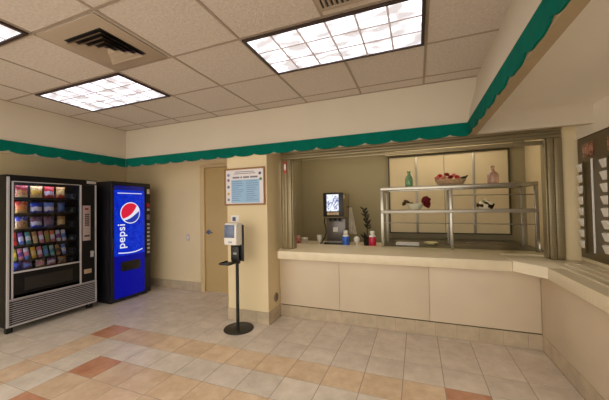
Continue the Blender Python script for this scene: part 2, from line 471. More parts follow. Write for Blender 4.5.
# ------------------------------------------------------------------ counter
t = thing('counter_front', 'beige laminate panelling under the serving counter', 'counter')
for x0, x1 in ((-1.66, -0.887), (-0.883, 0.099), (0.103, 1.072)):
    b = MB(); b.box(x0, x1, 3.372, 3.389, 0.158, 0.77, 0.002); b.build('panel', M_lam, t)
b = MB(); b.box(-1.66, 1.072, 3.376, 3.389, 0.147, 0.157); b.build('bottom_strip', M_olive2, t)
b = MB(); b.box(1.074, 1.089, -0.7, 3.371, 0.15, 0.77, 0.002); b.build('panel', M_lam, t)

t = thing('countertop', 'pale beige L-shaped serving countertop below the window', 'countertop')
b = MB(); b.prism([(-1.592, 3.16), (0.80, 3.16), (0.80, 3.63), (1.26, 3.63), (1.26, 3.88), (-1.655, 3.88), (-1.655, 3.32), (-1.597, 3.32)], 'z', 0.772, 0.866, 0.004); b.build('worktop', M_top, t)
b = MB(); b.prism([(0.802, 3.158), (0.978, 2.92), (1.396, 2.92), (1.396, 3.358), (1.262, 3.358), (1.262, 3.358), (1.262, 3.50), (0.802, 3.50)], 'z', 0.774, 0.869, 0.004); tag(b.build('corner_piece', M_top2, t), 'lighter corner insert')
b = MB(); b.box(0.978, 1.396, -0.7, 2.918, 0.774, 0.867, 0.004); b.build('side_worktop', M_top, t)
for x in (1.085, 1.165, 1.245):
    b = MB(); b.box(x, x + 0.022, -0.6, 3.12, 0.866, 0.878, 0.004); b.build('tray_rail', M_top2, t)

# ------------------------------------------------------------------ roll shutter around the window
t = thing('roll_shutter', 'metal roll shutter frame around the serving window', 'shutter')
b = MB(); b.box(-1.622, 1.262, 3.335, 3.385, 2.068, 2.103, 0.003); b.box(-1.622, 1.262, 3.345, 3.385, 2.035, 2.065, 0.003)
b.box(-1.622, 1.262, 3.34, 3.39, 2.003, 2.032, 0.003); b.build('header_box', M_bronze, t)
b = MB(); b.prism([(-1.455, 1.993), (-1.455, 1.988), (1.13, 1.952), (1.13, 1.993)], 'y', 3.40, 3.425, 0.003); b.build('bottom_bar', M_bronze, t)
b = MB()
for x0, x1, y0 in ((-1.622, -1.58, 3.345), (-1.576, -1.535, 3.335), (-1.531, -1.475, 3.335), (-1.472, -1.458, 3.35)): b.box(x0, x1, y0, 3.45, 0.868, 2.0, 0.004)
b.build('guide_rail', M_bronze, t)
b = MB()
for x0, x1, y0 in ((1.132, 1.145, 3.35), (1.148, 1.196, 3.335), (1.2, 1.261, 3.335)): b.box(x0, x1, y0, 3.45, 0.871, 2.0, 0.004)
b.build('guide_rail', M_bronze, t)
M_red = mat('sticker_red', (190, 70, 60), 0.5, var=0.04)
t = thing('safety_sticker', 'small red and white sticker high on the left shutter rail', 'sticker', (-1.553, 3.335, 1.90))
b = MB(); b.box(-0.018, 0.018, -0.003, 0.0, -0.075, 0.075, 0.001); b.build('backing', M_red, t)
b = MB(); b.lathe([(0, 0), (0.014, 0), (0.014, 0.0008), (0, 0.0008)], 20, sy=3.2)
o = b.build('label_oval', M_white, t); o.rotation_euler = (PI / 2, 0, 0); o.location = (0, -0.0028, 0.005)

# ------------------------------------------------------------------ right wall: board with tray racks
t = thing('backing_board', 'dark olive board behind the white rack on the right wall', 'board', (1.40, 0, 0))
b = MB(); b.box(-0.028, -0.001, -0.6, 3.34, 0.905, 1.955, 0.004); b.build('board', M_olive, t)
b = MB(); b.box(-0.028, -0.001, -0.6, 3.34, 1.956, 1.964, 0.002); b.build('top_rail', M_olive2, t)
b = MB(); b.box(-0.028, -0.001, -0.6, 3.34, 0.870, 0.904, 0.002); b.build('sill_strip', M_top, t)
M_pic = packet_mat('photo_print', [(120, 74, 60), (176, 122, 104), (140, 92, 76)], [0.3, 0.7], blob=(196, 160, 140))
def make_rack(y, label):
    r = thing('brochure_rack', label, 'rack', (1.3715, y, 0), group='pocket racks on the right wall')
    b = MB(); b.box(-0.006, 0.0, -0.135, 0.018, 1.785, 1.90, 0.001); b.build('header_picture', M_pic, r)
    for k in range(8):
        z = 1.70 - k * 0.0965
        b = MB()
        b.prism([(-0.004, z + 0.036), (-0.024, z + 0.030), (-0.026, z + 0.024), (-0.008, z - 0.034), (-0.004, z - 0.036)], 'y', 0.022, 0.092)
        b.build('pocket', M_white, r)
    b = MB(); b.box(-0.014, 0.0, -0.124, -0.117, 0.97, 1.76, 0.002); b.build('divider_strip', M_white, r)
    b = MB(); b.box(-0.012, 0.0, 0.012, 0.026, 0.95, 1.75, 0.002); b.build('spine', M_olive2, r)
    return r
make_rack(3.225, 'white pocket rack nearest the window pier, with a red picture on top')
make_rack(2.872, 'white pocket rack at the right edge of the photo')

# ------------------------------------------------------------------ kitchen: niche, counters
t = thing('wall_panel', 'cream wall panel in a dark frame behind the display stand', 'panel', (0, 5.0, 0))
b = MB(); b.box(-0.411, 1.246, -0.02, -0.001, 0.955, 2.176); b.build('board', M_niche, t)
b = MB(); b.box(-0.43, -0.411, -0.04, -0.001, 0.937, 2.195); b.box(1.246, 1.268, -0.04, -0.001, 0.937, 2.195)
b.box(-0.411, 1.246, -0.04, -0.001, 0.937, 0.955); b.box(-0.411, 1.246, -0.04, -0.001, 2.176, 2.195); b.build('frame', mat('dark_frame', (58, 52, 28), 0.5, var=0.06), t)
b = MB(); b.box(-0.47, 1.30, -0.075, -0.001, 2.205, 2.27, 0.006); b.build('top_ledge', M_niche, t)
for x in (0.0, 0.805):
    b = MB(); b.box(x - 0.017, x + 0.017, -0.034, -0.020, 0.956, 2.164, 0.002); b.build('shelf_track', M_steel, t)
b = MB(); b.box(0.405, 0.411, -0.022, -0.019, 0.956, 2.164); b.build('seam', M_olive2, t)

t = thing('kitchen_counter', 'low counter behind the window holding the coffee machine', 'counter', (0, 0, 0))
b = MB(); b.box(-1.975, -0.45, 3.886, 4.60, 0.78, 0.822, 0.004); b.build('worktop', M_cream, t)
b = MB(); b.box(-1.96, -0.46, 3.92, 4.56, 0.0, 0.778, 0.004); b.build('cabinet', M_lam, t)
t = thing('hot_well_counter', 'dark steel serving well under the display stand', 'counter', (0, 0, 0))
b = MB(); b.box(-0.44, 1.30, 3.886, 4.93, 0.82, 0.8655, 0.004); b.build('steel_top', M_well, t)
b = MB(); b.box(-0.42, 1.28, 3.92, 4.90, 0.0, 0.818, 0.004); b.build('cabinet', M_steel, t)
b = MB()
for x0, x1 in ((-0.36, 0.05), (0.12, 0.55), (0.62, 1.05)): b.box(x0, x1, 4.38, 4.82, 0.8656, 0.869, 0.002)
b.build('well_lid', M_well, t)
t = thing('serving_tray', 'white tray lying flat on the dark steel counter', 'tray', (-0.13, 4.12, 0.866))
b = MB(); b.box(-0.135, 0.135, -0.09, 0.09, 0.0, 0.006, 0.002); b.build('base', M_white, t)
b = MB()
for q in ((-0.14, 0.14, -0.097, -0.088), (-0.14, 0.14, 0.088, 0.097), (-0.145, -0.135, -0.088, 0.088), (0.135, 0.145, -0.088, 0.088)): b.box(*q, 0.0, 0.022, 0.002)
b.build('rim', M_white, t)
M_yel = mat('pale_yellow_glow', (250, 236, 176), 0.3, var=0.03)  # yellow of a lamp reflection on the steel, modelled as a dish
t = tag(MB().lathe([(0, 0), (0.05, 0), (0.056, 0.006), (0.088, 0.026), (0.09, 0.03), (0.084, 0.03), (0.05, 0.01), (0, 0.01)], 28).build('dish', M_yel, loc=(0.165, 4.2, 0.866)), 'pale yellow dish shape standing in for a lamp glow on the dark steel counter', 'dish')

# ------------------------------------------------------------------ display stand
st = thing('display_stand', 'steel framed glass display stand behind the serving counter', 'stand', (0, 0, 0))
z0 = 0.8665
for x in (-0.415, 0.375, 1.20):
    b = MB(); b.box(x - 0.017, x + 0.017, 3.79, 3.824, z0, 1.585, 0.003); b.build('front_post', M_chrome, st)
for x in (-0.40, 0.385, 1.21):
    b = MB(); b.box(x - 0.014, x + 0.014, 4.285, 4.313, 0.866, 1.585, 0.003); b.build('rear_post', M_steel, st)
for zz, nm in ((1.585, 'upper_rail'), (1.292, 'lower_rail')):
    b = MB(); b.box(-0.432, 1.217, 3.784, 3.83, zz, zz + 0.04, 0.004); b.box(-0.432, 1.23, 4.28, 4.316, zz, zz + 0.04, 0.004)
    b.box(-0.432, -0.392, 3.83, 4.28, zz, zz + 0.04, 0.004); b.box(1.185, 1.225, 3.83, 4.28, zz, zz + 0.04, 0.004)
    b.build(nm, M_chrome if zz > 1.4 else M_steel, st)
    b = MB(); b.box(-0.392, 1.185, 3.83, 4.28, zz + 0.03, zz + 0.039); b.build('glass_shelf', glass_mat('shelf_glass', (225, 232, 222)), st)
for zz, x0 in ((1.50, 0.40), (1.175, -0.40)):
    b = MB(); b.cyl((x0, 3.806, zz), (1.19, 3.806, zz - 0.012), 0.006, 10); b.build('guard_rod', M_chrome, st)

# things on the stand
SH1, SH2, YS = 1.625, 1.332, 3.97
M_green = mat('green_glass', (176, 218, 186), 0.12, var=0.04); M_green.node_tree.nodes['Principled BSDF'].inputs['Transmission Weight'].default_value = 0.8
M_pink = mat('pink_glass', (216, 178, 164), 0.15, var=0.04); M_pink.node_tree.nodes['Principled BSDF'].inputs['Transmission Weight'].default_value = 0.6
MB().lathe([(0, 0), (0.044, 0), (0.048, 0.01), (0.05, 0.09), (0.044, 0.125), (0.022, 0.155), (0.018, 0.185), (0.024, 0.195), (0.024, 0.205), (0.015, 0.205), (0.014, 0.16), (0.04, 0.11), (0.042, 0.015), (0, 0.012)], 28).build('bottle', M_green, loc=(-0.087, YS, SH1))
tag(bpy.data.objects['bottle'], 'green glass bottle on the upper shelf of the display stand', 'bottle')
t = thing('decanter', 'pinkish glass bottle with a round stopper on the upper shelf', 'bottle', (0.842, YS, SH1))
b = MB(); b.lathe([(0, 0), (0.054, 0), (0.058, 0.012), (0.058, 0.10), (0.05, 0.125), (0.02, 0.15), (0.017, 0.172), (0.022, 0.176), (0, 0.176)], 28); b.build('body', M_pink, t)
b = MB(); b.lathe([(0, 0.1765), (0.012, 0.1765), (0.014, 0.185), (0.022, 0.198), (0.018, 0.214), (0, 0.22)], 20); b.build('stopper', M_pink, t)

M_wick = mat('woven_wicker', (192, 158, 122), 0.7, var=0.25, scale=30, bump=0.8, bscale=90, stretch=(1, 1, 3))
bw = MB(); bw.lathe([(0, 0), (0.125, 0), (0.138, 0.006), (0.166, 0.058), (0.178, 0.072), (0.172, 0.077), (0.158, 0.066), (0.125, 0.014), (0, 0.012)], 36, sy=0.55)
tag(bw.build('flower_bowl', M_wick, loc=(0.39, YS, SH1)), 'oval woven bowl holding red flowers on the upper shelf', 'bowl')
def petal_mesh(r):
    b = MB()
    for ring, (n, rr, tilt, h) in enumerate(((6, 1.0, 1.05, 0.0), (5, 0.72, 0.7, 0.18), (4, 0.42, 0.35, 0.3))):
        for k in range(n):
            a = 2 * PI * (k + 0.5 * ring) / n
            m = Matrix.Rotation(a, 4, 'Z') @ Matrix.Translation((rr * r * 0.5, 0, h * r)) @ Matrix.Rotation(tilt - PI / 2, 4, 'Y')
            b.sphere((0, 0, 0), r * 0.56, (0.9, 0.85, 0.16), 10, rot=None) if False else b.merge(_sph(r * 0.56, (0.95, 0.85, 0.18)), m)
    return b
def _sph(r, sc):
    t = bmesh.new(); bmesh.ops.create_uvsphere(t, u_segments=10, v_segments=6, radius=r)
    bmesh.ops.transform(t, matrix=Matrix.Diagonal((*sc, 1)), verts=t.verts); return t
M_fl = {'dark red': mat('petal_dark_red', (142, 18, 30), 0.6, var=0.15, scale=30), 'red': mat('petal_red', (188, 40, 48), 0.6, var=0.15, scale=30),
        'pink': mat('petal_pink', (214, 128, 118), 0.6, var=0.12, scale=30)}
FL = [(-0.145, -0.03, 0.088, 'pink', 'pink flower lying at the left end of the woven bowl'),
      (-0.07, -0.035, 0.090, 'pink', 'pink flower second from the left along the front of the woven bowl'),
      (-0.108, 0.032, 0.118, 'red', 'bright red flower at the left back of the woven bowl'),
      (0.006, -0.036, 0.092, 'dark red', 'dark red flower at the front middle of the woven bowl'),
      (-0.03, 0.03, 0.132, 'dark red', 'dark red flower standing highest at the back of the woven bowl'),
      (0.08, -0.032, 0.090, 'red', 'bright red flower right of the middle along the front of the woven bowl'),
      (0.05, 0.034, 0.120, 'pink', 'pink flower standing high right of the middle of the woven bowl')]
pm = {}
for x, y, z, c, lb in FL:
    if c not in pm: o = petal_mesh(0.041).build('artificial_flower', M_fl[c]); pm[c] = o
    else: o = pm[c].copy(); C.objects.link(o)
    o.location = (0.385 + x, YS + y, SH1 + z); o.rotation_euler = (random.uniform(-.2, .5), random.uniform(-.3, .3), random.uniform(0, 3)); tag(o, lb, 'flower', 'flowers in the woven bowl')
M_leafd = mat('dark_leaf', (30, 40, 24), 0.55, var=0.15, scale=20)
def leaf(b, p, d, L, w, curl=0.2):
    """pointed leaf blade from p along d"""
    p, d = Vector(p), Vector(d).normalized(); side = d.cross(Vector((0, 1, 0.3))).normalized(); up = side.cross(d)
    b.grid(lambda u, v: p + d * L * u + side * w * (v - .5) * math.sin(PI * min(1, u * 0.92 + 0.08)) ** 0.8 + up * (curl * L * u * u + abs(v - .5) * w * 0.35), 8, 4, 0.0015)
b = MB()
for q in (((0.0, 0, 0), (1, 0, 0.05), 0.075, 0.030), ((0.045, 0, 0), (1, 0.1, 0.75), 0.06, 0.024), ((0.0, -0.015, 0), (0.9, -0.5, 0.1), 0.07, 0.03)): leaf(b, *q)
b.tube([(-0.05, 0, -0.005), (0, 0, 0), (0.05, 0, 0.003)], 0.003, 8)
tag(b.build('leaf_sprig', M_leafd, loc=(0.50, YS, SH1 + 0.085)), 'dark leaf sprig at the right end of the woven bowl', 'leaves')

t = tag(MB().lathe([(0, 0), (0.05, 0), (0.054, 0.006), (0.09, 0.05), (0.1, 0.078), (0.095, 0.08), (0.05, 0.014), (0, 0.012)], 32, sy=0.8).build('leaf_bowl', mat('glazed_white', (226, 222, 198), 0.2, var=0.03), loc=(-0.02, YS, SH2)), 'small white bowl on the lower shelf holding leaves', 'bowl')
M_lr = mat('red_leaf', (130, 16, 26), 0.6, var=0.2, scale=25); M_lb = mat('brown_leaf', (104, 74, 30), 0.7, var=0.2, scale=25)
b = MB()
for q in (((0, 0, 0), (0.6, 0, 0.7), 0.11, 0.08), ((0.02, 0, 0.03), (1, 0, 0.1), 0.085, 0.075), ((0.03, 0, 0.045), (0.35, 0.05, -0.9), 0.125, 0.09)): leaf(b, *q)
b.tube([(-0.06, 0, -0.03), (0, 0, 0.0), (0.03, 0, 0.03)], 0.003, 8)
tag(b.build('red_leaf_spray', M_lr, loc=(0.065, YS - 0.01, SH2 + 0.085)), 'dark red leaf spray over the right rim of the white bowl', 'leaves')
b = MB()
for q in (((0, 0, 0), (-0.9, 0, 0.35), 0.085, 0.04), ((-0.05, 0, 0.02), (-0.5, 0.05, -0.8), 0.07, 0.05), ((0.0, 0, 0), (0.9, 0, -0.25), 0.05, 0.025)): leaf(b, *q)
b.tube([(0.04, 0, -0.03), (0, 0, 0.0), (-0.04, 0, 0.012)], 0.003, 8)
tag(b.build('brown_leaf_sprig', M_lb, loc=(-0.085, YS - 0.01, SH2 + 0.09)), 'brown dry leaf sprig over the left rim of the white bowl', 'leaves')

M_pat, nt, bs = base_mat('cow_patterned_glaze')
tc = nt.nodes.new('ShaderNodeTexCoord'); vo = nt.nodes.new('ShaderNodeTexNoise'); vo.inputs['Scale'].default_value = 22; vo.inputs['Detail'].default_value = 0
nt.links.new(tc.outputs['Object'], vo.inputs['Vector'])
rr = nt.nodes.new('ShaderNodeValToRGB'); rr.color_ramp.interpolation = 'CONSTANT'
rr.color_ramp.elements[0].color = lin((236, 226, 200)); rr.color_ramp.elements[1].position = 0.57; rr.color_ramp.elements[1].color = lin((66, 44, 24))
nt.links.new(vo.outputs['Fac'], rr.inputs['Fac']); nt.links.new(rr.outputs['Color'], bs.inputs['Base Color']); bs.inputs['Roughness'].default_value = 0.25
t = thing('tureen', 'white and brown patterned covered dish on the lower shelf', 'covered dish', (0.755, YS, SH2))
b = MB(); b.lathe([(0, 0), (0.07, 0), (0.075, 0.006), (0.096, 0.05), (0.1, 0.058), (0.094, 0.06), (0, 0.058)], 32, sy=0.8); b.build('base', M_pat, t)
b = MB(); b.lathe([(0, 0.0605), (0.088, 0.0605), (0.09, 0.064), (0.07, 0.086), (0.035, 0.1), (0, 0.104)], 32, sy=0.8); lid = b.build('lid', M_pat, t)
b = MB(); b.lathe([(0, 0.104), (0.008, 0.104), (0.016, 0.116), (0.012, 0.126), (0, 0.13)], 16); b.build('knob', mat('knob_glaze', (240, 232, 206), 0.25, var=0.02), lid)

# ------------------------------------------------------------------ coffee machine and small things on the low counter
KZ = 0.823
M_cbody = mat('machine_side', (120, 108, 82), 0.4, var=0.05); M_cgrey = mat('machine_grey', (112, 106, 104), 0.3, metal=0.4, var=0.05)
M_scr, nt, bs = base_mat('lit_picture')
tc = nt.nodes.new('ShaderNodeTexCoord'); wv = nt.nodes.new('ShaderNodeTexNoise'); wv.inputs['Scale'].default_value = 3.2; wv.inputs['Distortion'].default_value = 1.8; wv.inputs['Detail'].default_value = 2
nt.links.new(tc.outputs['Generated'], wv.inputs['Vector'])
rr = nt.nodes.new('ShaderNodeValToRGB'); rr.color_ramp.elements[0].color = lin((86, 98, 150)); rr.color_ramp.elements[0].position = 0.36
rr.color_ramp.elements[1].color = lin((236, 240, 255)); rr.color_ramp.elements[1].position = 0.5
nt.links.new(wv.outputs['Fac'], rr.inputs['Fac']); nt.links.new(rr.outputs['Color'], bs.inputs['Emission Color']); bs.inputs['Emission Strength'].default_value = 0.95
bs.inputs['Base Color'].default_value = lin((30, 30, 34))
cm = thing('coffee_machine', 'black coffee machine with a lit picture screen behind the counter', 'coffee machine', (-1.135, 4.1, KZ))
b = MB(); b.box(-0.145, 0.145, -0.02, 0.40, 0.40, 0.765, 0.012); b.build('upper_body', M_cbody, cm)
b = MB(); b.box(-0.145, 0.145, 0.10, 0.40, 0.05, 0.399, 0.01); b.build('lower_body', M_cgrey, cm)
b = MB(); b.box(-0.15, 0.15, -0.05, 0.40, 0.0, 0.049, 0.012); b.build('base', M_black, cm)
b = MB(); b.box(-0.15, 0.15, -0.04, -0.021, 0.42, 0.77, 0.008); fp = b.build('front_panel', M_black, cm)
b = MB(); b.box(-0.095, 0.085, -0.046, -0.0405, 0.50, 0.745, 0.002); b.build('screen', M_scr, fp)
M_but = mat('flavour_button', (206, 176, 140), 0.4, var=0.1, scale=30)
for k in range(4):
    b = MB(); b.box(-0.09 + k * 0.045, -0.05 + k * 0.045, -0.048, -0.0405, 0.445, 0.485, 0.003); b.build('button', M_but, fp)
for k in range(3):
    b = MB(); b.lathe([(0, 0), (0.014, 0), (0.02, 0.045), (0, 0.045)], 14, c=(-0.07 + k * 0.07, 0.04, 0.352)); b.build('nozzle', M_black, cm)
b = MB(); b.box(-0.045, 0.03, 0.093, 0.0995, 0.19, 0.26, 0.003); b.build('label_plate', M_white, cm)
b = MB()
for k in range(9): b.box(-0.11, 0.11, -0.04 + k * 0.015, -0.034 + k * 0.015, 0.0495, 0.058)
b.build('drip_grid', M_steel, cm)
b = MB(); b.tube([(-0.145, 0.2, 0.42), (-0.19, 0.16, 0.40), (-0.195, 0.14, 0.33), (-0.17, 0.14, 0.25), (-0.165, 0.14, 0.17), (-0.19, 0.13, 0.09), (-0.23, 0.12, 0.02), (-0.26, 0.14, 0.008)], 0.008, 10); b.build('power_cord', M_black, cm)
b = MB(); b.box(0.1455, 0.149, 0.0, 0.07, 0.68, 0.735, 0.002); b.build('side_sticker', M_cream, cm)
b = MB(); b.tube([(0.145, 0.2, 0.56), (0.175, 0.2, 0.565), (0.175, 0.2, 0.54)], 0.005, 8); b.build('side_hook', M_black, cm)

M_cloth = mat('grey_cloth', (216, 208, 192), 0.9, var=0.08, scale=20, bump=0.4, bscale=200)
b = MB()
b.grid(lambda u, v: Vector((0.012 + (0.02 + 0.042 * u) * (v - .5) * 2 + 0.028 * u, 0.010 * math.sin(v * 13) * (0.3 + u), -0.40 * u)), 14, 18, 0.003)
tag(b.build('hanging_cloth', M_cloth, loc=(-0.945, 4.3, KZ + 0.55)), 'pale narrow cloth hanging beside the coffee machine', 'cloth')

def squeeze_bottle(x, y, lcol, label, spec):
    t = thing('creamer_bottle', label, 'bottle', (x, y, KZ), group='bottles by the coffee machine')
    b = MB(); b.lathe([(0, 0), (0.044, 0), (0.048, 0.008), (0.048, 0.145), (0.04, 0.168), (0.024, 0.18), (0.022, 0.186), (0, 0.186)], 28); b.build('body', M_white, t)
    b = MB(); b.lathe([(0.0485, 0.02), (0.0495, 0.022), (0.0495, 0.148), (0.0485, 0.15)], 28); b.build('sleeve', mat('sleeve_' + spec, lcol, 0.35, var=0.12, scale=18), t)
    b = MB(); b.lathe([(0, 0.1865), (0.03, 0.1865), (0.031, 0.19), (0.031, 0.222), (0.026, 0.228), (0, 0.228)], 24); b.build('cap', M_white, t)
squeeze_bottle(-0.938, 3.99, (50, 104, 214), 'blue sleeved white bottle beside the coffee machine', 'blue')
squeeze_bottle(-0.572, 3.99, (204, 36, 70), 'red sleeved white bottle left of the display stand', 'red')
def white_cup(x, y, label, ball):
    if ball: prof = [(0, 0), (0.03, 0), (0.03, 0.006), (0.01, 0.014), (0.009, 0.045), (0.03, 0.058), (0.044, 0.085), (0.044, 0.108), (0.03, 0.132), (0.012, 0.142), (0, 0.143)]
    else: prof = [(0, 0), (0.026, 0), (0.026, 0.005), (0.009, 0.012), (0.009, 0.045), (0.026, 0.06), (0.034, 0.09), (0.037, 0.15), (0.033, 0.152), (0.028, 0.09), (0, 0.07)]
    tag(MB().lathe(prof, 24).build('stemmed_cup' if not ball else 'egg_timer', M_white, loc=(x, y, KZ)), label, 'cup' if not ball else 'jar')
white_cup(-1.35, 4.06, 'small white stemmed cup left of the coffee machine', False)
white_cup(-0.80, 4.06, 'round white stemmed jar between the blue and red bottles', True)
b = MB(); b.box(-0.055, 0.055, -0.04, 0.04, 0, 0.13, 0.01); t = thing('snack_carton', 'small red and pink carton by the left shutter rail', 'carton', (-1.735, 4.12, KZ), 0.2)
b.build('box', packet_mat('carton_print', [(170, 50, 50), (190, 80, 76), (214, 150, 140)], [0.35, 0.7], blob=(220, 190, 180)), t)
t = thing('plastic_tub', 'small pale lidded tub beside the red carton', 'tub', (-1.61, 4.12, KZ))
b = MB(); b.lathe([(0, 0), (0.04, 0), (0.05, 0.085), (0, 0.085)], 24); b.build('tub', mat('tub_plastic', (206, 200, 184), 0.4, var=0.03), t)
b = MB(); b.lathe([(0, 0.0855), (0.054, 0.0855), (0.054, 0.1), (0.05, 0.103), (0, 0.103)], 24); b.build('lid', M_white, t)
# dark dried plant in a dark pot
pl = thing('dried_plant', 'dark dried plant in a small black pot behind the counter', 'plant', (-0.685, 4.22, KZ))
b = MB(); b.lathe([(0, 0), (0.04, 0), (0.052, 0.085), (0.056, 0.09), (0.05, 0.09), (0.045, 0.07), (0, 0.07)], 24); b.build('pot', M_black, pl)
b = MB(); b.tube([(0, 0, 0.06), (0.01, 0, 0.25), (-0.005, 0.0, 0.4), (-0.03, 0, 0.53)], 0.006, 8); b.build('stem', M_leafd, pl)
b = MB(); rnd = random.Random(3)
for k in range(26):
    zz = 0.24 + 0.28 * k / 26; a = k * 2.4; cx = 0.01 - 0.04 * max(0, (zz - 0.3)) / 0.23
    leaf(b, (cx, 0, zz), (math.cos(a), 0.6 * math.sin(a), rnd.uniform(0.2, 0.9)), rnd.uniform(0.05, 0.085), 0.022)
for a, L in ((2.5, 0.13), (0.9, 0.11), (2.0, 0.12)): leaf(b, (0, 0, 0.08), (math.cos(a), 0, math.sin(a)), L, 0.035)
b.build('foliage', mat('dried_leaf', (46, 40, 28), 0.7, var=0.2, scale=25), pl)

# ------------------------------------------------------------------ pillar things
M_wood = mat('poster_wood', (150, 110, 66), 0.5, var=0.12, scale=10, stretch=(1, 1, 8))
p = thing('framed_poster', 'wood framed notice with a pale blue table on the pillar', 'poster', (-1.985, 3.068, 1.66))
b = MB()
for q in ((-0.29, 0.29, 0.212, 0.232), (-0.29, 0.29, -0.232, -0.212), (-0.29, -0.272, -0.212, 0.212), (0.272, 0.29, -0.212, 0.212)): b.box(q[0], q[1], -0.02, 0, q[2], q[3], 0.003)
b.build('frame', M_wood, p)
b = MB(); b.box(-0.272, 0.272, -0.008, -0.001, -0.212, 0.212); sheet = b.build('sheet', mat('poster_paper', (226, 222, 226), 0.5, var=0.01), p)
b = MB(); b.box(-0.19, 0.215, -0.0095, -0.0081, -0.20, 0.085); b.build('blue_table', mat('table_blue', (150, 190, 226), 0.5, var=0.03), sheet)
rnd = random.Random(5)
M_tt = mat('print_blue', (96, 128, 176), 0.5, var=0.02); M_tg = mat('print_grey', (110, 112, 132), 0.5, var=0.02)
for k in range(10):
    z = 0.062 - k * 0.026
    for x in (-0.18, 0.03):
        b = MB(); b.box(x, x + rnd.uniform(0.10, 0.17), -0.0104, -0.0096, z, z + 0.006); b.build('text_line', M_tt, sheet)
for x0, x1, z, h in ((-0.17, -0.07, 0.105, 0.02), (-0.055, -0.03, 0.105, 0.02), (-0.015, 0.07, 0.105, 0.02), (0.085, 0.19, 0.105, 0.02), (-0.13, 0.14, 0.18, 0.008), (-0.15, 0.16, 0.158, 0.008)):
    b = MB(); b.box(x0, x1, -0.0090, -0.0081, z, z + h); b.build('title_word', M_tg, sheet)
for (x, z, c) in ((-0.232, 0.15, (120, 130, 170)), (-0.232, 0.085, (130, 100, 150)), (-0.232, 0.0, (96, 110, 140)), (-0.232, -0.085, (196, 170, 110)), (-0.232, -0.16, (120, 140, 170)), (0.222, 0.155, (70, 90, 130)), (0.232, 0.085, (90, 120, 80))):
    b = MB(); b.lathe([(0, 0), (0.019, 0), (0.019, 0.001), (0, 0.001)], 20); o = b.build('emblem', mat('emblem_%d' % c[0], c, 0.5, var=0.2, scale=60), sheet)
    o.rotation_euler = (PI / 2, 0, 0); o.location = (x, -0.0081, z)
p = thing('notice', 'small white notice with a dark blue square above the sanitizer', 'sign', (-2.135, 3.07, 1.262))
b = MB(); b.box(-0.058, 0.058, -0.003, 0, -0.042, 0.042, 0.001); b.build('card', M_white, p)
b = MB(); b.box(-0.034, 0.014, -0.004, -0.0031, -0.03, 0.02); b.build('blue_square', mat('notice_blue', (60, 70, 120), 0.5, var=0.1, scale=60), p)
p = thing('wall_outlet', 'round grey outlet low on the side of the pillar', 'outlet', (-1.674, 3.265, 0.27))
b = MB(); b.lathe([(0, 0), (0.058, 0), (0.058, 0.004), (0.05, 0.009), (0, 0.009)], 28, sy=1.0); o = b.build('plate', mat('outlet_grey', (140, 124, 100), 0.45, var=0.05), p); o.rotation_euler = (0, PI / 2, 0)
b = MB()
for dz in (-0.03, -0.015, 0.0, 0.015, 0.03): b.box(0.009, 0.0105, -0.03, 0.03, dz - 0.003, dz + 0.003)
b.build('slots', M_dark, p)
p = thing('light_switch', 'small pale switch plate on the wall left of the door', 'switch', (-3.70, 3.939, 0.90))
b = MB(); b.box(-0.036, 0.036, -0.006, 0, -0.058, 0.058, 0.003); b.build('plate', mat('switch_plate', (196, 190, 186), 0.4, var=0.02), p)
b = MB(); b.box(-0.012, 0.012, -0.012, -0.006, -0.024, 0.024, 0.002); b.build('toggle', M_white, p)

# hand sanitizer stand
k = thing('sanitizer_stand', 'black hand sanitizer stand with a white dispenser before the pillar', 'sanitizer stand', (-1.965, 2.86, 0))
b = MB(); b.lathe([(0, 0), (0.17, 0), (0.172, 0.004), (0.168, 0.012), (0.06, 0.018), (0.03, 0.03), (0, 0.03)], 48, c=(0.012, 0.0, 0)); b.build('base_plate', M_black, k)
b = MB(); b.cyl((0, 0, 0.025), (0, 0, 0.80), 0.019, 24); b.build('pole', M_black, k)
b = MB(); b.box(-0.085, 0.088, -0.002, 0.016, 0.78, 1.20, 0.004); b.build('back_plate', M_black, k)
b = MB(); b.box(-0.05, 0.05, -0.045, -0.003, 0.755, 0.955, 0.006); lb = b.build('battery_box', M_black, k)
b = MB(); b.box(-0.022, 0.024, -0.0465, -0.0451, 0.86, 0.885, 0.001); b.build('small_logo', mat('logo_grey', (150, 150, 150), 0.5, var=0.05), lb)
b = MB(); b.prism([(-0.003, 0.97), (-0.11, 0.975), (-0.125, 0.99), (-0.118, 1.20), (-0.10, 1.225), (-0.003, 1.225)], 'x', -0.09, 0.076, 0.008); d = b.build('dispenser', M_white, k)
b = MB(); b.prism([(-0.1212, 1.06), (-0.127, 1.06), (-0.1218, 1.205), (-0.116, 1.205)], 'x', -0.083, 0.05, 0.002); b.build('window', mat('tinted_window', (96, 112, 142), 0.15, var=0.15, scale=18), d)
b = MB(); b.box(-0.03, 0.02, -0.1262, -0.1235, 1.0, 1.02, 0.001); b.build('maker_mark', mat('mark_grey', (170, 172, 190), 0.5, var=0.05), d)
b = MB(); b.box(-0.095, 0.03, -0.20, -0.046, 0.765, 0.778, 0.003)
for q in ((-0.1, 0.035, -0.205, -0.198), (-0.1, -0.093, -0.198, -0.046), (0.028, 0.035, -0.198, -0.046)): b.box(*q, 0.765, 0.79, 0.002)
b.build('drip_tray', M_black, k)

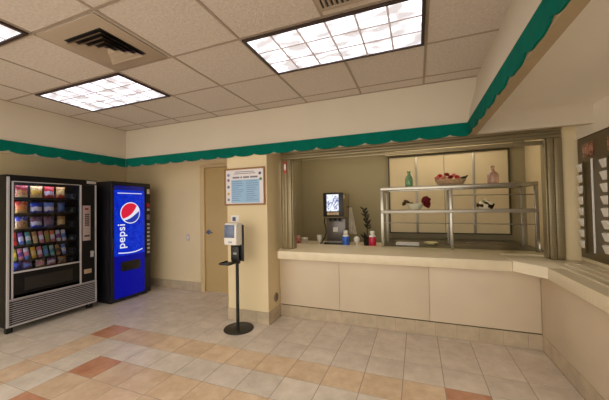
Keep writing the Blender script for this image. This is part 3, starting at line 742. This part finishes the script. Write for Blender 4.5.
# ------------------------------------------------------------------ snack machine  (front faces +x)
sm = thing('snack_machine', 'dark snack vending machine with a glass front full of bags', 'vending machine', (-4.34, 2.325, 0))
Y0, Y1, ZT, ZB = -0.50, 0.50, 1.826, 0.085
D0 = -0.80
b = MB()
b.box(D0, -0.03, Y0, Y0 + 0.02, ZB, ZT); b.box(D0, -0.03, Y1 - 0.02, Y1, ZB, ZT); b.box(D0, D0 + 0.02, Y0 + 0.02, Y1 - 0.02, ZB, ZT)
b.box(D0 + 0.02, -0.03, Y0 + 0.02, Y1 - 0.02, ZT - 0.03, ZT); b.box(D0 + 0.02, -0.03, Y0 + 0.02, Y1 - 0.02, ZB, ZB + 0.03)
b.box(-0.56, -0.54, Y0 + 0.02, 0.285, 0.45, ZT - 0.03); b.box(-0.54, -0.03, 0.285, 0.30, ZB + 0.03, ZT - 0.03); b.box(-0.54, -0.03, Y0 + 0.02, 0.285, 0.655, 0.67)
b.build('cabinet', M_snack, sm)
for yy in (Y0 + 0.06, Y1 - 0.06):
    for xx in (-0.08, D0 + 0.06):
        b = MB(); b.box(xx - 0.025, xx + 0.025, yy - 0.03, yy + 0.03, 0.0, 0.084, 0.004); b.build('leg', M_black, sm)
# door frame pieces
b = MB(); b.box(-0.028, 0, Y0, Y1, 1.752, ZT, 0.004); b.box(-0.028, 0, Y0, -0.437, ZB, 1.75, 0.003); b.box(-0.028, 0, 0.283, Y1, 0.395, 1.75, 0.003)
b.build('door_frame', M_snack, sm)
b = MB(); b.box(-0.026, 0.002, -0.437, 0.272, 0.432, 0.683, 0.004); fl = b.build('delivery_flap', M_snack, sm)
b = MB(); b.box(0.002, 0.008, -0.33, 0.18, 0.47, 0.62, 0.004); b.build('push_panel', M_dark, fl)
b = MB()
b.box(0, 0.012, Y0 + 0.004, Y0 + 0.03, ZB, 1.80, 0.002); b.box(0, 0.012, Y1 - 0.03, Y1 - 0.012, ZB + 0.3, 1.76, 0.002)
b.box(0, 0.010, -0.452, -0.434, 0.40, 1.752, 0.002); b.box(0, 0.010, 0.268, 0.290, 0.395, 1.752, 0.002)
b.box(0, 0.010, -0.434, 0.268, 0.685, 0.705, 0.002); b.box(0, 0.010, -0.434, 0.268, 1.744, 1.754, 0.001)
b.build('trim', M_trim, sm)
b = MB(); b.box(0, 0.006, 0.36, 0.485, 1.775, 1.815, 0.002); b.build('name_plate', mat('plate_pale', (190, 184, 180), 0.4, var=0.05), sm)
b = MB(); b.box(-0.012, -0.008, -0.434, 0.268, 0.705, 1.744); b.build('glass_pane', glass_mat('machine_glass', (240, 240, 244), 0.04), sm)
# louvred kick panel
b = MB(); b.box(-0.028, -0.006, Y0 + 0.03, Y1 - 0.012, ZB, 0.392); b.build('kick_panel', M_dark, sm)
b = MB()
for n in range(12):
    z = 0.098 + n * 0.0248; b.prism([(-0.006, z), (0.006, z - 0.002), (0.006, z + 0.0025), (-0.006, z + 0.005)], 'y', Y0 + 0.03, Y1 - 0.012)
b.box(-0.006, 0.012, Y0 + 0.03, Y1 - 0.012, 0.383, 0.395); b.box(-0.006, 0.012, Y0 + 0.03, Y1 - 0.012, 0.084, 0.096)
b.box(-0.006, 0.012, Y1 - 0.024, Y1 - 0.01, 0.084, 0.395)
b.build('louver', M_trim, sm)
# payment panel
b = MB(); b.box(0, 0.010, 0.305, 0.408, 0.975, 1.465, 0.004); kp = b.build('payment_panel', mat('keypad_plate', (176, 160, 162), 0.4, metal=0.2, var=0.04), sm)
b = MB(); b.box(0.010, 0.013, 0.33, 0.378, 1.405, 1.43, 0.001); b.build('display', mat('red_display', (60, 8, 12), 0.3, var=0.0, emit=(190, 20, 30), estr=0.2), kp)
b = MB()
for r in range(6):
    for c in range(3): b.box(0.010, 0.015, 0.332 + c * 0.02, 0.346 + c * 0.02, 1.33 - r * 0.03, 1.35 - r * 0.03, 0.001)
b.build('keypad', M_dark, kp)
b = MB(); b.box(0.010, 0.013, 0.322, 0.392, 1.03, 1.05, 0.001); b.build('bill_slot', M_black, kp)
b = MB(); b.cyl((0.0, 0.43, 0.80), (0.018, 0.43, 0.80), 0.022); b.box(0.0, 0.012, 0.41, 0.45, 0.735, 0.785, 0.003); b.build('lock', M_trim, sm)
b = MB(); b.box(0, 0.012, 0.325, 0.42, 0.515, 0.575, 0.004); cc = b.build('coin_cup', mat('coin_cup_tan', (176, 150, 128), 0.4, var=0.05), sm)
# trays with coils
TR = [1.570, 1.380, 1.193, 1.003, 0.822, 0.712]
for z in TR:
    b = MB(); b.box(-0.52, -0.06, -0.47, 0.265, z - 0.018, z - 0.012); b.box(-0.062, -0.056, -0.47, 0.265, z - 0.02, z - 0.002); tr = b.build('tray', M_dark, sm)
    b = MB(); b.tube([(-0.52 + 0.46 * i / 60, 0.240 + 0.033 * math.cos(i * 0.9), z + 0.03 + 0.033 * math.sin(i * 0.9)) for i in range(61)], 0.003, 6)
    b.build('coil', mat('coil_wire', (140, 150, 156), 0.3, metal=0.8, var=0.02), tr)
# snack bags (each its own thing)
def bag_mesh(w, h, d):
    b = MB()
    def f(s):
        def g(u, v):
            e = (math.sin(PI * u) * math.sin(PI * v)) ** 0.55 if 0 < u < 1 and 0 < v < 1 else 0
            pinch = 1 - 0.07 * math.sin(PI * v)
            return Vector((s * (d / 2 * e + 0.001), (u - .5) * w * pinch, v * h))
        return g
    b.grid(f(1), 12, 14); b.grid(f(-1), 12, 14)
    for v0 in (0, h - 0.012): b.box(-0.0018, 0.0018, -w / 2, w / 2, v0, v0 + 0.012)
    return b
def bar_mesh(w, h, d):
    b = MB(); b.box(-d / 2, d / 2, -w / 2, w / 2, 0.008, h - 0.008, 0.006); b.box(-0.0015, 0.0015, -w / 2, w / 2, 0, 0.01); b.box(-0.0015, 0.0015, -w / 2, w / 2, h - 0.01, h); return b
ORD = ['first', 'second', 'third', 'fourth', 'fifth', 'sixth', 'seventh', 'eighth', 'ninth']
RN = ['top row', 'second row', 'third row', 'fourth row', 'fifth row', 'bottom row']
cnt = [0]
def snack(y, row, kind, w, h, cols, cuts, desc, pos, blob=None, lean=0.0):
    cnt[0] += 1
    m = packet_mat('wrapper_%d' % cnt[0], cols, cuts, blob)
    o = (bag_mesh(w, h, 0.055) if kind == 'bag' else bar_mesh(w, h, 0.02)).build('snack_bag' if kind == 'bag' else 'candy_bar', m)
    if kind == 'bar': y = 1.955 + (y - 1.935) * 1.06
    elif row == 5: y = y + 0.03
    else: w *= 1.08; h *= 1.03
    o.location = (-4.34 - 0.105, y, TR[row] - 0.011 + (0.005 if kind == 'bar' else 0)); o.rotation_euler = (lean, 0.0 if kind == 'bag' else -0.08, 0)
    tag(o, '%s %s in the vending machine, %s, %s from the left' % (desc, 'snack bag' if kind == 'bag' else 'candy bar', RN[row], ORD[pos]), 'snack bag' if kind == 'bag' else 'candy bar', 'snacks in the ' + RN[row])
cr, rd, dr_, ye, bl, lb_, wh, pk, pu, te, tn, gr, dk = (214, 192, 130), (190, 40, 40), (122, 24, 34), (216, 178, 60), (30, 60, 170), (96, 130, 210), (216, 216, 230), (210, 130, 150), (110, 70, 140), (70, 150, 150), (170, 130, 80), (140, 150, 70), (50, 40, 44)
YC = [2.01, 2.158, 2.292, 2.42]
snack(YC[0], 0, 'bag', .125, .155, [cr, tn, dr_], [.30, .62], 'dark red and cream', 0, rd)
snack(YC[1], 0, 'bag', .125, .155, [cr, ye, cr], [.35, .6], 'cream and yellow', 1, (180, 90, 40))
snack(YC[2], 0, 'bag', .115, .155, [rd, wh, rd], [.30, .6], 'red and white', 2, dr_)
snack(YC[3], 0, 'bag', .105, .155, [rd, cr, tn], [.35, .7], 'cream and red', 3, ye)
snack(YC[0], 1, 'bag', .125, .15, [tn, (200, 110, 50), rd], [.35, .7], 'orange and red', 0, ye)
snack(YC[1], 1, 'bag', .125, .14, [bl, wh, bl], [.25, .6], 'white and blue', 1, None)
snack(YC[2], 1, 'bag', .115, .14, [bl, wh, lb_], [.25, .6], 'blue and white', 2, None)
snack(YC[3] + .01, 1, 'bag', .085, .14, [(40, 70, 120), (70, 110, 170), (60, 90, 150)], [.3, .7], 'steel blue', 3, None)
snack(YC[0], 2, 'bag', .125, .155, [tn, (150, 110, 70), bl], [.3, .66], 'tan and blue', 0, cr)
snack(YC[1], 2, 'bag', .125, .145, [bl, wh, (120, 70, 80)], [.3, .6], 'bright blue and white', 1, lb_)
snack(YC[2], 2, 'bag', .115, .145, [(60, 60, 120), (130, 100, 110), (110, 60, 60)], [.3, .65], 'dull purple', 2, lb_)
snack(YC[3] + .01, 2, 'bag', .095, .145, [dk, cr, tn], [.25, .7], 'cream and tan', 3, tn)
for i, (y, cs, ds) in enumerate(((1.935, [rd, dr_, rd], 'red'), (1.995, [lb_, wh, pu], 'lavender blue'), (2.06, [te, wh, te], 'teal'), (2.125, [cr, cr, tn], 'cream'), (2.185, [pk, wh, pk], 'pale pink'), (2.245, [tn, gr, tn], 'tan and green'), (2.30, [pk, wh, (220, 120, 60)], 'pink and orange'), (2.36, [wh, pu, wh], 'white and purple'), (2.42, [wh, lb_, wh], 'white and blue'))):
    snack(y, 3, 'bar', .045, .15, cs, [.3, .65], ds, i, None, 0.12)
for i, (y, cs, ds) in enumerate(((1.935, [gr, ye, gr], 'yellow green'), (1.99, [pk, pu, pk], 'pink and purple'), (2.045, [lb_, pk, wh], 'pink and pale blue'), (2.11, [ye, cr, ye], 'yellow'), (2.17, [pk, wh, pk], 'pink and white'), (2.23, [te, lb_, te], 'deep teal'), (2.295, [(150, 190, 190), te, (150, 190, 190)], 'pale teal'), (2.355, [tn, (90, 70, 50), tn], 'brown'), (2.42, [lb_, wh, lb_], 'blue and white'))):
    snack(y, 4, 'bar', .045, .14, cs, [.3, .65], ds, i, None, 0.12)
for i, (y, cs, ds) in enumerate(((1.945, [bl, (40, 50, 110), bl], 'dark blue'), (2.04, [pu, lb_, pu], 'purple'), (2.17, [cr, pk, tn], 'cream and pink'), (2.29, [pk, wh, pu], 'pink and white'), (2.41, [tn, (130, 120, 110), tn], 'grey brown'))):
    snack(y, 5, 'bag', .10, .095, cs, [.3, .65], ds, i, wh if i in (2, 3) else None)
# tube lamps added out of sight behind the door frame to brighten the bags
b = MB(); b.cyl((-0.05, -0.42, 1.772), (-0.05, 0.25, 1.772), 0.010, 10); b.cyl((-0.045, -0.458, 0.75), (-0.045, -0.458, 1.70), 0.010, 10)
b.build('added_lamp_tube', mat('added_lamp_tube', (230, 235, 255), 0.4, var=0, emit=(225, 230, 255), estr=24.0), sm)

# ------------------------------------------------------------------ soft drink machine (front faces +x)
pm_ = thing('drink_machine', 'black soda vending machine with a glowing blue front', 'vending machine', (-4.21, 3.285, 0))
Y0, Y1 = -0.335, 0.335
M_pblack = mat('soda_black', (24, 23, 30), 0.4, var=0.06)
b = MB(); b.box(-0.80, -0.07, Y0, Y1, 0.07, 1.828, 0.008); b.build('cabinet', M_pblack, pm_)
b = MB(); b.box(-0.78, -0.06, Y0 + 0.02, Y1 - 0.02, 0.0, 0.069, 0.004); b.build('plinth', M_black, pm_)
def bow(y): return 0.022 * (1 - ((y + 0.04) / 0.28) ** 2) if abs(y + 0.04) < 0.28 else 0.0
b = MB(); b.box(-0.069, 0.0, Y0, Y1, 0.03, 1.828, 0.010); door = b.build('door', M_pblack, pm_)
def bowed(name, y0, y1, z0, z1, m, off=0.0, n=16, parent=None):
    pts = [(off + 0.002 + bow(y0 + (y1 - y0) * i / n), y0 + (y1 - y0) * i / n) for i in range(n + 1)]
    return MB().prism([(0.0005, y0)] + pts + [(0.0005, y1)], 'z', z0, z1).build(name, m, parent)
M_blue, nt, bs = base_mat('backlit_blue')
tc = nt.nodes.new('ShaderNodeTexCoord'); vo = nt.nodes.new('ShaderNodeTexVoronoi'); vo.inputs['Scale'].default_value = 55
nt.links.new(tc.outputs['Object'], vo.inputs['Vector'])
ns = nt.nodes.new('ShaderNodeTexNoise'); ns.inputs['Scale'].default_value = 14; nt.links.new(tc.outputs['Object'], ns.inputs['Vector'])
mu = nt.nodes.new('ShaderNodeMath'); mu.operation = 'MULTIPLY'; nt.links.new(vo.outputs['Distance'], mu.inputs[0]); nt.links.new(ns.outputs['Fac'], mu.inputs[1])
rr = nt.nodes.new('ShaderNodeValToRGB'); rr.color_ramp.elements[0].color = lin((6, 22, 190)); rr.color_ramp.elements[1].color = lin((16, 72, 240))
rr.color_ramp.elements[0].position = 0.05; rr.color_ramp.elements[1].position = 0.5
nt.links.new(mu.outputs[0], rr.inputs['Fac']); nt.links.new(rr.outputs['Color'], bs.inputs['Emission Color']); bs.inputs['Emission Strength'].default_value = 0.62
bs.inputs['Specular IOR Level'].default_value = 0.2
bs.inputs['Base Color'].default_value = lin((2, 5, 40)); bs.inputs['Roughness'].default_value = 0.2
M_blue2 = mat('backlit_deep_blue', (2, 5, 40), 0.3, var=0.0, spec=0.2, emit=(4, 12, 170), estr=0.5)
sign = bowed('sign_panel', -0.295, 0.212, 0.70, 1.70, M_blue, parent=pm_)
bowed('sign_head', -0.295, 0.212, 1.701, 1.765, mat('backlit_navy', (4, 8, 44), 0.25, var=0, emit=(6, 20, 120), estr=0.6), parent=pm_)
low = bowed('lower_panel', -0.295, 0.212, 0.07, 0.699, M_blue2, parent=pm_)
def lit(name, c, s=0.7): return mat(name, tuple(v * 0.4 for v in c), 0.3, var=0.0, emit=c, estr=s)
M_lw, M_lred, M_lblue = lit('lit_white', (236, 240, 255)), lit('lit_red', (226, 24, 62)), lit('lit_ball_blue', (16, 50, 170))
# flat shapes laid on the bowed face
def poly(name, pts, m, off, parent):
    """outline in (y,z), triangulated as thin slab following the bow"""
    t = bmesh.new(); f = t.faces.new([t.verts.new((0, y, z)) for y, z in pts])
    bmesh.ops.triangulate(t, faces=[f])
    bmesh.ops.subdivide_edges(t, edges=t.edges, cuts=2, use_grid_fill=True)
    r = bmesh.ops.extrude_face_region(t, geom=list(t.faces))
    top = {v for v in r['geom'] if isinstance(v, bmesh.types.BMVert)}
    for v in t.verts: v.co.x = 0.0021 + bow(v.co.y) + (off if v in top else off - 0.0012)
    bmesh.ops.recalc_face_normals(t, faces=t.faces)
    return MB().merge(t).build(name, m, parent)
cy, cz, R = -0.046, 1.347, 0.166
circ = lambda r, a0, a1, n: [(cy + r * math.cos(a0 + (a1 - a0) * i / n), cz + r * math.sin(a0 + (a1 - a0) * i / n)) for i in range(n + 1)]
ball = poly('emblem_disc', circ(R, 0, 2 * PI, 40)[:-1], M_lw, 0.0014, sign)
r2 = 0.152
def curve(p0, c0, c1, p1, n=12):
    o = []
    for i in range(n + 1):
        t = i / n; a = [(1 - t) ** 3, 3 * t * (1 - t) ** 2, 3 * t * t * (1 - t), t ** 3]
        o.append(tuple(a[0] * p0[q] + a[1] * c0[q] + a[2] * c1[q] + a[3] * p1[q] for q in (0, 1)))
    return o
at = lambda deg: (cy + r2 * math.cos(math.radians(deg)), cz + r2 * math.sin(math.radians(deg)))
# red cap: upper left, bounded by a sagging S-curve from lower left to upper right
A, B = at(215), at(46)
arc = [at(46 + (215 - 46) * i / 20) for i in range(21)]
poly('emblem_red', arc + curve(A, (cy - 0.01, cz - 0.055), (cy + 0.05, cz + 0.0), B)[1:-1], M_lred, 0.0028, sign)
A, B = at(228), at(10)
arc = [at(228 + (370 - 228) * i / 18) for i in range(19)]
poly('emblem_blue', arc + curve(B, (cy + 0.07, cz - 0.03), (cy + 0.0, cz - 0.10), A)[1:-1], M_lblue, 0.0028, sign)
def strip(name, fz, y0, y1, w, parent):
    n = 16; up = [(y0 + (y1 - y0) * i / n, fz(y0 + (y1 - y0) * i / n) + w) for i in range(n + 1)]
    dn = [(y, z - 2 * w) for y, z in up[::-1]]
    return poly(name, up + dn, M_lw, 0.0014, parent)
strip('white_line', lambda y: 1.652, -0.25, 0.16, 0.0055, sign)
strip('white_line', lambda y: 0.730 + 0.03 * ((y + 0.04) / 0.2) ** 2 * (1 if y > -0.04 else 0.55), -0.24, 0.17, 0.0075, sign)
# lettering: reads upward along the sign
cu = bpy.data.curves.new('lettering', 'FONT'); cu.body = 'pepsi'; cu.size = 0.172; cu.extrude = 0.001; cu.space_character = 1.06; cu.offset = 0.0015
to = bpy.data.objects.new('lettering_source', cu); C.objects.link(to)
bpy.context.view_layer.update()
me = bpy.data.meshes.new_from_object(to.evaluated_get(bpy.context.evaluated_depsgraph_get()))
bpy.data.objects.remove(to); bpy.data.curves.remove(cu)
xs = [v.co.x for v in me.vertices]; x0, x1 = min(xs), max(xs); sc = 0.365 / (x1 - x0)
for v in me.vertices:
    lx, ly, lz = v.co
    yy = -0.142 - ly * 0.95          # tops of letters face left, baseline right
    zz = 0.812 + (lx - x0) * sc
    v.co = Vector((0.0034 + bow(yy) + lz, yy, zz))
me.materials.clear(); me.materials.append(M_lw); me.update()
o = bpy.data.objects.new('lettering', me); C.objects.link(o); o.parent = sign
# delivery slot
b = MB(); n = 20
pts = []
for cyy, czz, a0 in ((0.085, 0.575, 0), (-0.175, 0.575, 90), (-0.175, 0.49, 180), (0.085, 0.49, 270)):
    for i in range(6): a = math.radians(a0 + 90 * i / 5); pts.append((cyy + 0.032 * math.cos(a), czz + 0.032 * math.sin(a)))
t_ = bmesh.new()
b.prism(pts, 'x', 0.0, 0.034, 0.004); b.build('delivery_door', M_black, low)
# selection strip
M_bw = mat('button_white', (196, 192, 190), 0.4, var=0.03)
b = MB(); b.box(0.0, 0.006, 0.232, 0.328, 0.60, 1.78, 0.003); ss = b.build('selection_strip', M_black, pm_)
b = MB(); b.box(0.006, 0.011, 0.262, 0.312, 1.655, 1.735, 0.002); b.build('bill_plate', M_cream, ss)
b = MB(); b.box(0.006, 0.011, 0.258, 0.316, 1.43, 1.50, 0.003); b.build('coin_panel', mat('coin_red', (170, 40, 44), 0.4, var=0.05), ss)
b = MB(); b.box(0.006, 0.010, 0.262, 0.312, 1.375, 1.41, 0.002); b.build('coin_return', M_bw, ss)
b = MB(); b.box(0.006, 0.011, 0.255, 0.318, 1.22, 1.31, 0.003); b.build('card_reader', mat('reader_grey', (130, 116, 122), 0.35, var=0.06), ss)
for kq in range(8):
    z = 1.13 - kq * 0.066
    b = MB(); b.box(0.006, 0.012, 0.262, 0.312, z, z + 0.036, 0.003); b.build('select_button', M_bw, ss)
b = MB(); b.box(0.0, 0.014, -0.327, -0.310, 0.80, 0.98, 0.004); b.build('door_lock', mat('lock_grey', (70, 68, 74), 0.4, metal=0.5, var=0.04), pm_)

# ------------------------------------------------------------------ kitchen fill lights (unseen fixtures added to brighten the kitchen)
kl = thing('kitchen_fill_light', 'unseen ceiling light added inside the kitchen over the display stand', 'ceiling light', (0.42, 4.45, 2.56))
b = MB(); b.box(-0.62, 0.62, -0.16, 0.16, -0.05, 0.0, 0.004); b.build('housing', M_white, kl)
b = MB(); b.box(-0.60, 0.60, -0.14, 0.14, -0.058, -0.0501); b.build('diffuser', mat('kitchen_fill_lens', (255, 240, 205), 0.5, var=0, emit=(255, 240, 214), estr=6.5), kl)
k2 = copy_tree(kl); k2.location = (-1.15, 4.15, 2.56); k2['label'] = 'unseen ceiling light added inside the kitchen over the coffee machine'  # second unseen fixture, added for more light on the kitchen's left side
kl['group'] = k2['group'] = 'added kitchen fill lights'

# ------------------------------------------------------------------ light from the open side of the room, camera
w = bpy.data.worlds.new('world'); scene.world = w; w.use_nodes = True
bg = w.node_tree.nodes['Background']; bg.inputs['Color'].default_value = lin((255, 246, 232)); bg.inputs['Strength'].default_value = 2.0

cam = bpy.data.cameras.new('camera'); co = bpy.data.objects.new('camera', cam); C.objects.link(co); scene.camera = co
cam.sensor_fit = 'HORIZONTAL'; cam.sensor_width = 36; cam.lens = 288.99 / 609 * 36; cam.clip_start = 0.02
yaw, pit, rol = math.radians(21.23), math.radians(1.276), math.radians(-1.0)
f = Vector((-math.sin(yaw), math.cos(yaw), 0)); r = Vector((math.cos(yaw), math.sin(yaw), 0)); u = Vector((0, 0, 1))
f2 = f * math.cos(pit) + u * math.sin(pit); u2 = u * math.cos(pit) - f * math.sin(pit)
r3 = r * math.cos(rol) + u2 * math.sin(rol); u3 = u2 * math.cos(rol) - r * math.sin(rol)
mw = Matrix((( r3.x, u3.x, -f2.x, 0), (r3.y, u3.y, -f2.y, 0), (r3.z, u3.z, -f2.z, 1.4), (0, 0, 0, 1)))
co.matrix_world = mw

vs = scene.view_settings
vs.view_transform = 'Standard'; vs.look = 'None'; vs.gamma = 1.0; vs.exposure = 0.25
scene.cycles.diffuse_bounces = 8; scene.cycles.max_bounces = 14
try: vs.use_curve_mapping = False
except Exception: pass
